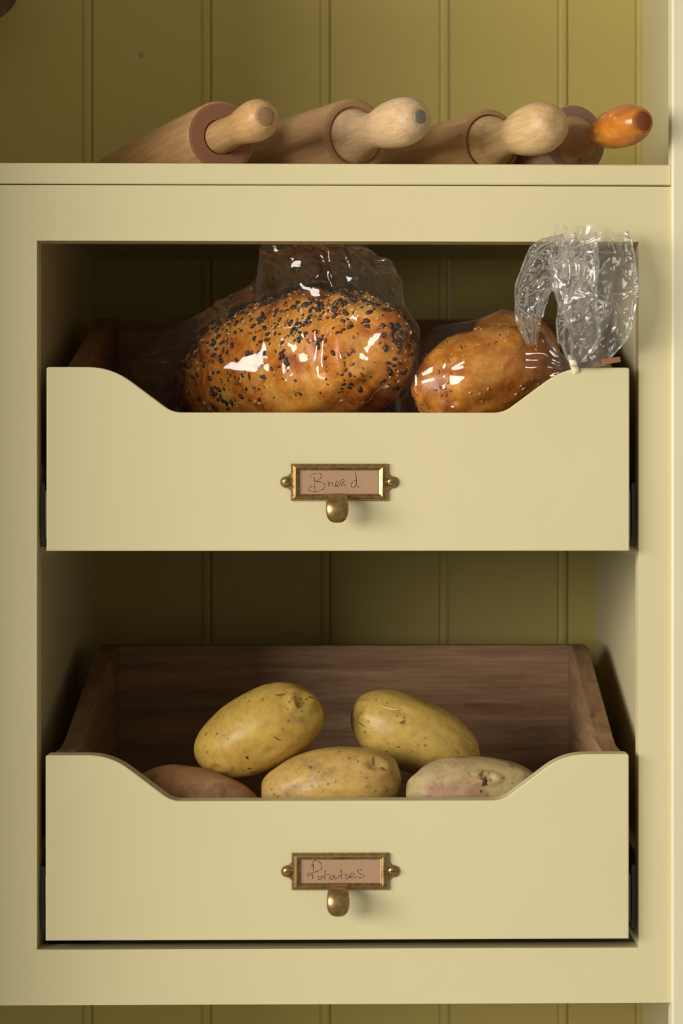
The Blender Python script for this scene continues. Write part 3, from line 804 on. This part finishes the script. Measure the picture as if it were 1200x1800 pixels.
def tri(x): return 2 * np.abs(x - np.floor(x + 0.5))
def crumple(Pts, seed, n=7, freq=(18, 60), amp=1.0, bias=(1, 1, 1)):
    """sum of sharp-creased folds, -amp..amp"""
    r = np.random.RandomState(seed); out = np.zeros(Pts.shape[:-1]); tot = 0
    warp = np.stack([np.sin(Pts[..., 1] * 31 + seed) + np.sin(Pts[..., 2] * 47), np.sin(Pts[..., 2] * 37 + 2) + np.sin(Pts[..., 0] * 41), np.sin(Pts[..., 0] * 29 + 1) + np.sin(Pts[..., 1] * 43)], -1) * 0.004
    Q = Pts + warp
    for i in range(n):
        d = r.normal(size=3) * np.array(bias); d /= np.linalg.norm(d); fq = freq[0] * (freq[1] / freq[0]) ** (i / max(1, n - 1)); a = 1 / fq ** 0.75
        out += a * (tri(Q @ d * fq + r.uniform()) - 0.5) * 2; tot += a
    return out / tot * amp

def creases(Pts, seed, n, amp, reach=(0.02, 0.06), wd=0.0013):
    """straight pinched ridges of limited length scattered over the film"""
    r = np.random.RandomState(seed); out = np.zeros(Pts.shape[:-1]); flat = Pts.reshape(-1, 3)
    for i in range(n):
        c = flat[r.randint(len(flat))]; nn = r.normal(size=3); nn /= np.linalg.norm(nn); rc = r.uniform(*reach)
        q = Pts - c; d = np.abs(q @ nn); L = np.linalg.norm(q, axis=-1)
        out += r.choice((-0.7, 1, 1)) * np.clip(1 - d / (wd * r.uniform(0.8, 2.2)), 0, 1) * np.clip(1 - (L / rc) ** 2, 0, 1)
    return np.clip(out, -1.2, 1.6) * amp

def interp(xs_, ys_, x): return np.interp(x, xs_, ys_)

# left bag: rings from the left end to the right end, measured in the loaf's own plane
NR, NA = 260, 320
us = np.linspace(0, 1, NR)
uc = 232 + (716 - 232) * (0.5 - 0.5 * np.cos(np.pi * us)) 
top = interp([232, 250, 300, 380, 456, 470, 520, 590, 640, 690, 706, 714, 716], [640, 620, 580, 540, 500, 450, 436, 432, 446, 478, 500, 560, 640], uc)
bot = interp([232, 300, 500, 640, 700, 716], [650, 770, 790, 782, 740, 650], uc)
yc = interp([232, 716], [0.185, 0.085], uc)
yd = interp([232, 300, 400, 600, 680, 705, 716], [0.004, 0.045, 0.066, 0.066, 0.055, 0.030, 0.004], uc)
ang = np.linspace(0, 2 * np.pi, NA, endpoint=False)
G = np.zeros((NR, NA, 3))
for i in range(NR):
    Yc_ = yc[i]
    zt_, zb_ = Z(top[i], Yc_), Z(bot[i], Yc_); xx = X(uc[i], Yc_)
    zc_, hh = (zt_ + zb_) / 2, (zt_ - zb_) / 2
    cz, cy = np.sin(ang), np.cos(ang)
    # upper half pinches into a loose crest, lower half follows the loaf
    narrow = np.where(cz > 0, 1 - 0.78 * np.clip(cz, 0, 1) ** 2.0, 1.0)
    G[i, :, 0] = xx
    G[i, :, 1] = Yc_ + yd[i] * cy * narrow
    G[i, :, 2] = zc_ + hh * np.sign(cz) * np.abs(cz) ** 0.9
wgt = np.clip((G[..., 2] - Z(560, 0.13)) / 0.04, 0.12, 1.0)
endf = np.minimum(1, np.minimum(us, 1 - us) * 14)[:, None]
cr1 = crumple(G, 11, 7, (10, 55), 0.012)
nrm = np.stack([np.zeros_like(cr1), np.cos(ang)[None, :] + 0 * cr1, np.sin(ang)[None, :] + 0 * cr1], -1)
G += nrm * (cr1 * wgt * (0.25 + 0.75 * endf))[..., None]
G[..., 0] += crumple(G, 12, 7, (20, 70), 0.005) * wgt
G[..., 1] += crumple(G, 14, 5, (14, 34), 0.014) * np.clip((G[..., 2] - Z(530, 0.13)) / 0.03, 0, 1)
lean = np.clip((G[..., 2] - Z(600, 0.1)) / 0.075, 0, 1)
G[..., 1] = np.maximum(G[..., 1] - 0.075 * lean ** 1.5, 0.030)
G += nrm * (creases(G, 31, 70, 0.0030, (0.02, 0.07)) * (0.35 + 0.65 * wgt))[..., None]
# keep the film outside the crust
Minv = loaf.matrix_basis.inverted() if False else (Matrix.Translation(c1) @ Matrix.Rotation(math.radians(-51), 4, 'Z') @ Matrix.Rotation(math.radians(-5), 4, 'Y')).inverted()
MM = Minv.inverted()
def keep_out(G, Minv, MM, f, gap, var=None):
    R_, n, _ = G.shape
    if var is None: var = np.zeros((R_, n))
    for i in range(R_):
        for j in range(n):
            p = Minv @ Vector(G[i, j]); L = p.length
            if L < 1e-6: continue
            s_ = f(p); # surface point in about this direction
            L2 = s_.length
            # direction of s_ differs a little from p for stretched shapes: compare by scaled radius
            q = Vector((p.x / s_.x if abs(s_.x) > 1e-4 else 0, 0, 0))
            g = gap + var[i, j]
            if L < 0.20:
                d = Vector((p.x / AX[0], p.y / AX[1], p.z / AX[2]))
                sp_ = f(d); L2 = sp_.length
                if L < L2 + g and sp_.normalized().dot(p.normalized()) > 0.5:
                    G[i, j] = MM @ (sp_ * ((L2 + g) / L2))
AX = (0.148, 0.064, 125 * s1)
keep_out(G, Minv, MM, f1, 0.0030, 0.0034 * (1 + crumple(G, 61, 8, (24, 110), 1.8)) + np.abs(creases(G, 62, 70, 0.0016)))
bag1 = tag(link('plastic_bag', grid_me(G, True, True, True), film1), 'clear plastic bag around the large seeded loaf, loosely folded over on top', 'bag', 'plastic bags in the upper drawer')

# right bag: body, neck, and the crumpled open tail
bag2 = empty('plastic_bag', tuple(at(1008, 648, 0.0)))
tag(bag2, 'clear plastic bag of the smaller loaf, tied at the neck with a big crinkled tail', 'bag', 'plastic bags in the upper drawer')
NR, NA = 130, 160
tt = np.linspace(0, 1, NR); te = 0.5 - 0.5 * np.cos(np.pi * tt)
ang = np.linspace(0, 2 * np.pi, NA, endpoint=False)
cu = interp([0, .1, .3, .55, .8, .93, 1], [690, 712, 775, 860, 950, 990, 1006], te)
tv = interp([0, .04, .12, .26, .5, .62, .8, .93, 1], [690, 650, 612, 576, 562, 545, 575, 625, 640], te)
bv = interp([0, .04, .12, .3, .5, .7, .88, .97, 1], [690, 735, 752, 765, 757, 725, 682, 655, 650], te)
cY = interp([0, .3, .7, .9, 1], [0.085, 0.098, 0.085, 0.035, 0.0], te)
dY = interp([0, .05, .15, .4, .65, .85, .95, 1], [0.002, 0.030, 0.050, 0.070, 0.060, 0.028, 0.008, 0.0035], te)
B = np.zeros((NR, NA, 3))
for i in range(NR):
    zt_, zb_ = Z(tv[i], cY[i]), Z(bv[i], cY[i])
    B[i, :, 0] = X(cu[i], cY[i]); B[i, :, 1] = cY[i] + dY[i] * np.cos(ang); B[i, :, 2] = (zt_ + zb_) / 2 + (zt_ - zb_) / 2 * np.sin(ang)
fold = np.zeros((NR, NA)); r_ = np.random.RandomState(4)
for k in range(6):
    m_ = r_.randint(5, 22); fold += (tri(ang[None, :] * m_ / (2 * np.pi) + r_.uniform() + 0.35 * np.sin(te[:, None] * 4 + k)) - 0.5) / (1 + k * 0.3)
amp = (0.0016 * (0.2 + te ** 2 * 1.6))[:, None] * np.clip((1 - te[:, None]) * 8, 0.25, 1)
nr_ = np.stack([0 * fold, np.cos(ang)[None, :] + 0 * fold, np.sin(ang)[None, :] + 0 * fold], -1)
B += nr_ * (fold * amp + crumple(B, 21, 7, (22, 90), 0.0035) * np.clip(te * 8, 0, 1)[:, None] * np.clip((1 - te) * 8, 0, 1)[:, None])[..., None]
MM = Matrix.Translation(c2) @ Matrix.Rotation(math.radians(12), 4, 'Z') @ Matrix.Rotation(math.radians(-17), 4, 'Y')
AX = (0.064, 0.044, 82 * s2)
B[B[..., 1] < 0.0062, 1] = np.where(te.repeat(NA).reshape(NR, NA)[B[..., 1] < 0.0062] < 0.9, 0.0062, B[B[..., 1] < 0.0062, 1])
keep_out(B, MM.inverted(), MM, f2, 0.0026, 0.0018 * (1 + crumple(B, 71, 8, (30, 130), 1.6)) + np.abs(creases(B, 72, 60, 0.0014)))
o = link('bag_body', grid_me(B, True, True, False), film1, bag2); o.location = -bag2.location

def tail(seed, spine, wid, dep, rim_amp, NR=130, NA=200, nf=7, mat=film2, namp=0.008):
    t_ = np.linspace(0, 1, NR); a_ = np.linspace(0, 2 * np.pi, NA, endpoint=False); r_ = np.random.RandomState(seed)
    sp_ = np.array(spine, float)
    su, sv, sy = (interp(sp_[:, 0], sp_[:, k], t_) for k in (1, 2, 3))
    wd, dp = interp(*zip(*wid), t_), interp(*zip(*dep), t_)
    rim = sum(tri(a_ * m / (2 * np.pi) + r_.uniform()) - 0.5 for m in (1, 2, 3)) * rim_amp
    Gt = np.zeros((NR, NA, 3))
    pts = [at(su[i], sv[i], sy[i]) for i in range(NR)]
    pp = np.array([[p.x, p.y, p.z] for p in pts])
    tang = np.gradient(pp, axis=0); tang /= np.linalg.norm(tang, axis=1)[:, None]
    side = np.cross(tang, np.array([0, -1.0, 0])); side /= np.linalg.norm(side, axis=1)[:, None]
    fw = np.cross(side, tang)
    fo = np.zeros((NR, NA))
    for k in range(nf):
        m_ = r_.randint(2, 9); fo += (tri(a_[None, :] * m_ / (2 * np.pi) + r_.uniform() + 0.25 * np.sin(t_[:, None] * r_.uniform(2, 5) + k)) - 0.5) * 2 / (1 + 0.35 * k)
    fo /= nf * 0.40
    for i in range(NR):
        rad = 1 + 0.30 * fo[i] * min(1, 0.3 + t_[i] * 2.5)
        Gt[i] = pp[i] + side[i] * (wd[i] * K * np.cos(a_) * (1 + 0.10 * fo[i]))[:, None] + fw[i] * (dp[i] * np.sin(a_) * (rad + 0.25 * fo[i]))[:, None] + tang[i] * (rim * t_[i] ** 2)[:, None]
    cr = (crumple(Gt, seed + 3, 9, (12, 80), namp * 1.3) + creases(Gt, seed + 8, 40, 0.0028, (0.02, 0.05))) * np.clip(t_ * 2.2, 0.05, 1)[:, None]
    Gt[..., 1] += cr; Gt[..., 0] += crumple(Gt, seed + 5, 7, (20, 80), namp * 0.45) * t_[:, None]; Gt[..., 2] += crumple(Gt, seed + 6, 7, (20, 80), namp * 0.45) * t_[:, None]
    return Gt
def fence(Gt):
    # film that reaches the cabinet frame lies in front of it, not in it
    lim_r = OR - 0.0008
    m = (Gt[..., 0] > lim_r); Gt[..., 0][m] = lim_r - (Gt[..., 0][m] - lim_r) * 0.15
    m = (Gt[..., 2] > OT - 0.0015) & (Gt[..., 1] > -0.0020); Gt[..., 1][m] = -0.0020 - 0.15 * (Gt[..., 1][m] + 0.0020)
    m = (Gt[..., 2] < Z(644)) & (Gt[..., 1] > -0.016) ; Gt[..., 1][m] = np.minimum(Gt[..., 1][m], -0.016)
    return Gt
def put_tail(name, *a, **k):
    o = link(name, grid_me(fence(tail(*a, **k)), True, False, False), film2, bag2); o.location = -bag2.location
put_tail('bag_tail', 2, [(0, 1008, 646, -0.005), (0.12, 1024, 618, -0.014), (0.4, 1044, 560, -0.024), (0.7, 1052, 490, -0.028), (1, 1046, 412, -0.024)],
          [(0, 5), (0.05, 26), (0.12, 46), (0.3, 62), (0.6, 70), (0.85, 66), (1, 52)], [(0, 0.003), (0.2, 0.012), (0.6, 0.020), (1, 0.014)], 0.006)
put_tail('bag_flap', 7, [(0, 935, 606, 0.004), (0.3, 928, 560, -0.012), (0.55, 938, 500, -0.018), (0.8, 968, 455, -0.022), (1, 1005, 432, -0.024)],
          [(0, 8), (0.15, 16), (0.4, 26), (0.6, 34), (0.85, 36), (1, 26)], [(0, 0.002), (0.3, 0.006), (0.7, 0.011), (1, 0.010)], 0.003, 120, 150)
put_tail('bag_flap', 13, [(0, 1010, 644, -0.008), (0.3, 1030, 585, -0.022), (0.65, 1008, 500, -0.034), (1, 1012, 404, -0.026)],
          [(0, 4), (0.2, 26), (0.5, 30), (0.8, 44), (1, 34)], [(0, 0.002), (0.3, 0.006), (1, 0.010)], 0.007, 120, 150)
# neck tie
tm = (lambda t: (t.principled((0.85, 0.72, 0.52), 0.35, spec=0.6), t.m)[1])(NT('pale_tape'))
tc = at(1008, 641, -0.008)
bm = bmesh.new(); n = 36
d = Vector((1, 0, 0.35)).normalized(); s_ = Vector((0, 1, 0)); u_ = d.cross(s_).normalized()
prev = None
Rr = []
for wv_, rr in ((-0.0035, 0.0050), (-0.0028, 0.0056), (0.0028, 0.0055), (0.0035, 0.0048)):
    Rr.append([tuple(tc + d * wv_ * 0.8 + (s_ * math.cos(a) * 0.9 + u_ * math.sin(a) * 1.5) * (rr + 0.0003 * math.sin(5 * a))) for a in np.linspace(0, 2 * np.pi, n, endpoint=False)])
o = link('neck_tie', grid_me(np.array(Rr), True, True, True), tm, bag2); o.location = -bag2.location; tag(o, 'pale tape tie around the neck of the bag')
om = (lambda t: (t.principled((0.34, 0.15, 0.06), 0.4, spec=0.5), t.m)[1])(NT('orange_tape'))
pc = at(1074, 634, -0.019)
me = box_me(-0.0075, 0.0075, -0.0006, 0.0006, -0.0022, 0.0022, 0.0004)
o = link('tape_end', me, om, bag2); o.location = pc - bag2.location; o.rotation_euler = (0.2, math.radians(-9), 0.1); tag(o, 'small orange tape end below the tail')

# ------------------------------------------------------------------ rest of the cupboard beyond the frame
